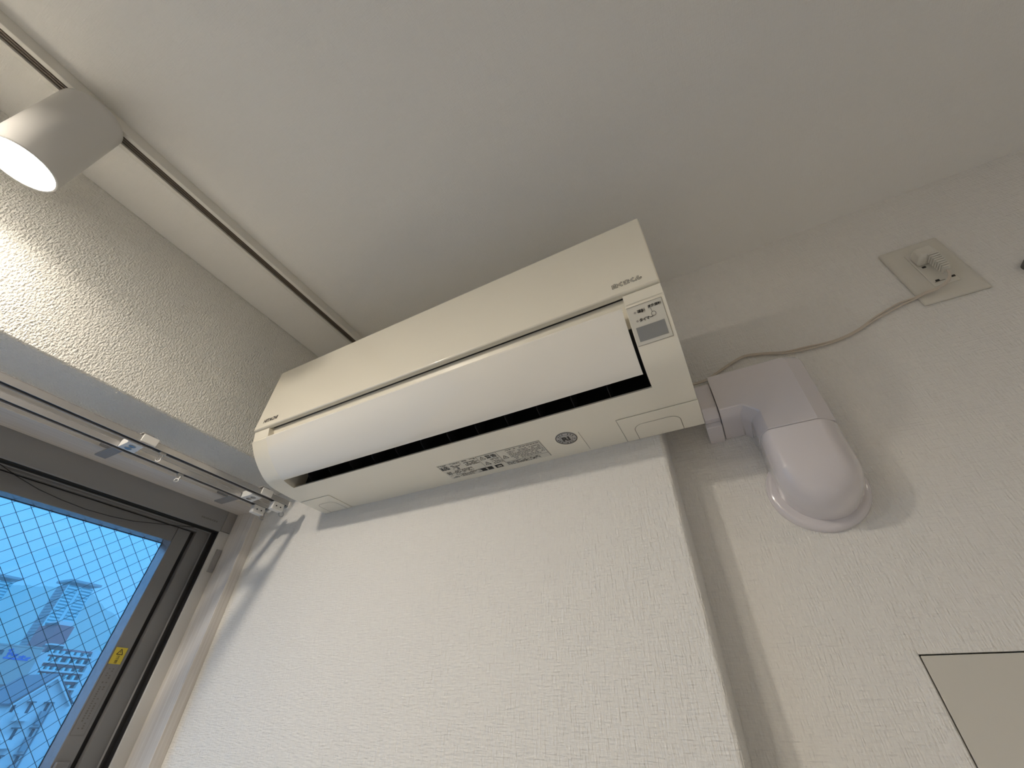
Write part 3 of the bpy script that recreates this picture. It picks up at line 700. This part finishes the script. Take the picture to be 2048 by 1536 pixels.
struct(B('ground', 'ground', None, -3000, -4, -1500, 2500, ZG - .5, ZG))

# maroon flats with a white penthouse
D = 230; c = T(D, .326, 0)
mf = thing('apartment_building', 'maroon tiled flats with white penthouse and balconies in front of tower', 'building', (c.x, c.y, ZG))
b = Bld(c, (-.12, 1, 0), (-1, -.12, 0)); k_ = D
b.box(MB(), 0, .0225 * k_, 0, 12, ZG, HT(D, .1090)).build('wall', 'bmaroon', mf)
b.box(MB(), .0015 * k_, .0200 * k_, 1, 8, HT(D, .1090), HT(D, .1150)).build('penthouse', 'bwhite', mf)
b.box(MB(), -.002 * k_, .0015 * k_, 1, 8, HT(D, .1090), HT(D, .1118)).build('tank', 'bdark', mf)
D2 = 215; c2 = T(D2, .3285, 0); b2 = Bld(c2, (-.12, 1, 0), (-1, -.12, 0)); wd = .0655 * D2
b2.box(MB(), 0, wd, 0, 11, ZG, HT(D2, .0790)).build('wing', 'bmaroon', mf)
b2.box(MB(), wd, wd + 5, -1.5, 12, ZG, HT(D2, .0815)).build('end_wall', 'bwhite', mf)
b2.box(MB(), .02, .32 * wd, -1.2, 2, HT(D2, .0815), HT(D2, .0835)).build('parapet', 'bwhite', mf)
b2.box(MB(), .02, .32 * wd, -.3, 3, HT(D2, .0760), HT(D2, .0815)).build('glazing', 'bdark', mf)
for i, bz in enumerate((.0705, .0600, .0495, .0390, .0285)):
    z = HT(D2, bz)
    s_ = b2.box(MB(), .0, wd, -1.5, 0, z - .25, z + .25).build('balcony_slab', 'bwhite', mf)
    b2.box(MB(), .0, wd, -.15, .05, z + .25, z + 1.25).build('glazing', 'bdark', mf)
    for u in (.08, .20, .33, .52, .66, .82):
        b2.box(MB(), u * wd, (u + .045) * wd, -1.45, -.2, z + .25, z + 1.1 + .4 * (i % 2)).build('balcony_screen', 'bslab', mf)
# beige building with a blue painted sign, brown annexe
D = 165; c = T(D, .255, 0)
bb = thing('office_building', 'beige flat-fronted building with a blue painted sign', 'building', (c.x, c.y, ZG))
b = Bld(c, (.02, 1, 0), (-1, .32, 0)); wd = .0705 * D
b.box(MB(), 0, wd, 0, 14, ZG, HT(D, .0765)).build('wall', 'bbeige', bb)
b.box(MB(), wd - .02, wd + 1.6, 1.0, 14, ZG, HT(D, .0720)).build('side_wall', 'bwhite', bb)
b.box(MB(), 0, wd + .1, -.1, .4, HT(D, .0755), HT(D, .0775)).build('parapet', 'bbeige', bb)
for u0, z0 in ((.33, .0640), (.28, .0500)): b.box(MB(), u0 * wd, (u0 + .07) * wd, -.12, .1, HT(D, z0), HT(D, z0 + .0055)).build('window', 'bdark', bb)
sg = None
fs = lambda u, v: b.p(u, -.08, v)
mb = MB(); random.seed(7)
for (u0, z0), (u1, z1) in zip([(.46, .0700), (.47, .0665), (.50, .0715), (.55, .0640), (.62, .0665), (.68, .0630), (.74, .0655), (.80, .0618), (.45, .0608), (.52, .0650)], [(.53, .0715), (.60, .0650), (.49, .0620), (.66, .0655), (.63, .0615), (.79, .0640), (.75, .0605), (.88, .0632), (.86, .0600), (.56, .0690)]):
    p0, p1 = (u0 * wd, HT(D, z0)), (u1 * wd, HT(D, z1)); stroke(mb, p0, p1, .34, fs)
mb.build('painted_sign', 'bsign', bb)
D = 135; c = T(D, .235, 0)
an = thing('office_building', 'low brown tiled building below the blue painted sign', 'building', (c.x, c.y, ZG))
b = Bld(c, (.02, 1, 0), (-1, .3, 0)); wd = .0915 * D
b.box(MB(), 0, wd, 0, 10, ZG, HT(D, .0305)).build('wall', 'bbrown', an); b.box(MB(), 0, wd, -.1, .3, HT(D, .0298), HT(D, .0315)).build('parapet', 'bbeige', an)
b.box(MB(), wd, wd + .8, .6, 10, ZG, HT(D, .0300)).build('side_wall', 'bwhite', an)
# white gabled house
D = 100; cA = T(D, .3275, 0)
gh = thing('gabled_building', 'white gabled building with dark slate roof and stacked balconies', 'building', (cA.x, cA.y, ZG))
b = Bld(cA, (-.22, 1, 0), (-1, -.02, 0)); wd = .0790 * D; za, zl, zr = HT(D, .0452), HT(D, .0095), HT(D, .0130); ua = .50 * wd
mb = MB(); pr = [(0, ZG), (wd, ZG), (wd, zr), (ua, za), (0, zl)]
mb.add([b.p(u, 0, z) for u, z in pr] + [b.p(u, 12, z) for u, z in pr], [(0, 1, 2, 3, 4), (9, 8, 7, 6, 5)] + [(i, 5 + i, 5 + (i + 1) % 5, (i + 1) % 5) for i in range(5)])
mb.build('wall', 'bwhite', gh)
mb = MB(); mb.hexa([b.p(ua, -.3, za + .05), b.p(wd + .4, -.3, zr - .25), b.p(wd + .4, 12.2, zr - .25), b.p(ua, 12.2, za + .05)], [b.p(ua, -.3, za + .22), b.p(wd + .4, -.3, zr - .08), b.p(wd + 3.2, 12.2, zr + .6), b.p(ua + 2.0, 12.2, za + .35)]); mb.build('roof', 'slate', gh)
mb = MB(); mb.hexa([b.p(ua, -.5, za + .0), b.p(-.4, -.5, zl - .35), b.p(-.4, 12.2, zl - .35), b.p(ua, 12.2, za)], [b.p(ua, -.5, za + .24), b.p(-.4, -.5, zl - .10), b.p(-.4, 12.2, zl - .10), b.p(ua, 12.2, za + .24)]); mb.build('roof', 'slate', gh)
for (u0, z0, u1, z1) in ((0, zl, ua, za), (wd, zr, ua, za)):
    mb = MB(); mb.hexa([b.p(u0, -.55, z0 - .55), b.p(u1, -.55, z1 - .45), b.p(u1, 0, z1 - .45), b.p(u0, 0, z0 - .55)], [b.p(u0, -.55, z0 - .20), b.p(u1, -.55, z1 - .06), b.p(u1, 0, z1 - .06), b.p(u0, 0, z0 - .20)]); mb.build('fascia', 'bwhite', gh)
for u in (.60, .67): b.box(MB(), u * ua * 1.0 + ua * .25, u * ua + ua * .25 + .10, -.06, .05, za - 1.55, za - 1.35).build('vent', 'bdark', gh)
for i in range(4):
    z = HT(D, .0110 - .030 * i)
    for u in (.26, .55):
        b.box(MB(), u * wd - .15, u * wd + .85, -.7, 0, z - .05, z + .08).build('canopy', 'bdark', gh)
        b.box(MB(), u * wd + .35, u * wd + .75, -.06, .05, z - 1.3, z - .1).build('window', 'bdark', gh)
    b.box(MB(), .17 * wd, .40 * wd, -.9, 0, z - 2.2, z - 1.3).build('balcony', 'bwhite', gh)
    b.box(MB(), .56 * wd, .66 * wd, -.5, 0, z - 2.6, z - 1.0).build('screen', 'bgrey', gh)
    b.box(MB(), .05 * wd, .10 * wd, -.06, .05, z - 1.2, z - .4).build('window', 'bdark', gh)
b.box(MB(), .69 * wd, .71 * wd, -.25, 0, ZG, HT(D, .012)).build('drain_pipe', 'bgrey', gh)

# evening haze over the town
hz = bpy.data.materials.new('evening_haze'); hz.use_nodes = True; hn = hz.node_tree; hn.nodes.clear()
ho = hn.nodes.new('ShaderNodeOutputMaterial'); hv = hn.nodes.new('ShaderNodeVolumeScatter')
hv.inputs['Color'].default_value = (1, 1, 1, 1); hv.inputs['Density'].default_value = 0.0005; hv.inputs['Anisotropy'].default_value = 0.2
hn.links.new(hv.outputs[0], ho.inputs['Volume'])
tag(B('haze', hz, None, -2800, -8, -1400, 2300, ZG - .2, ZG + 420), 'blue evening haze hanging over the town outside the window', 'haze', kind='stuff')

# ------------------------------------------------------------------ lift everything so that the floor lies at zero
for o in sc.objects:
    if o.parent is None and o.type != 'CAMERA': o.location.z += ZO
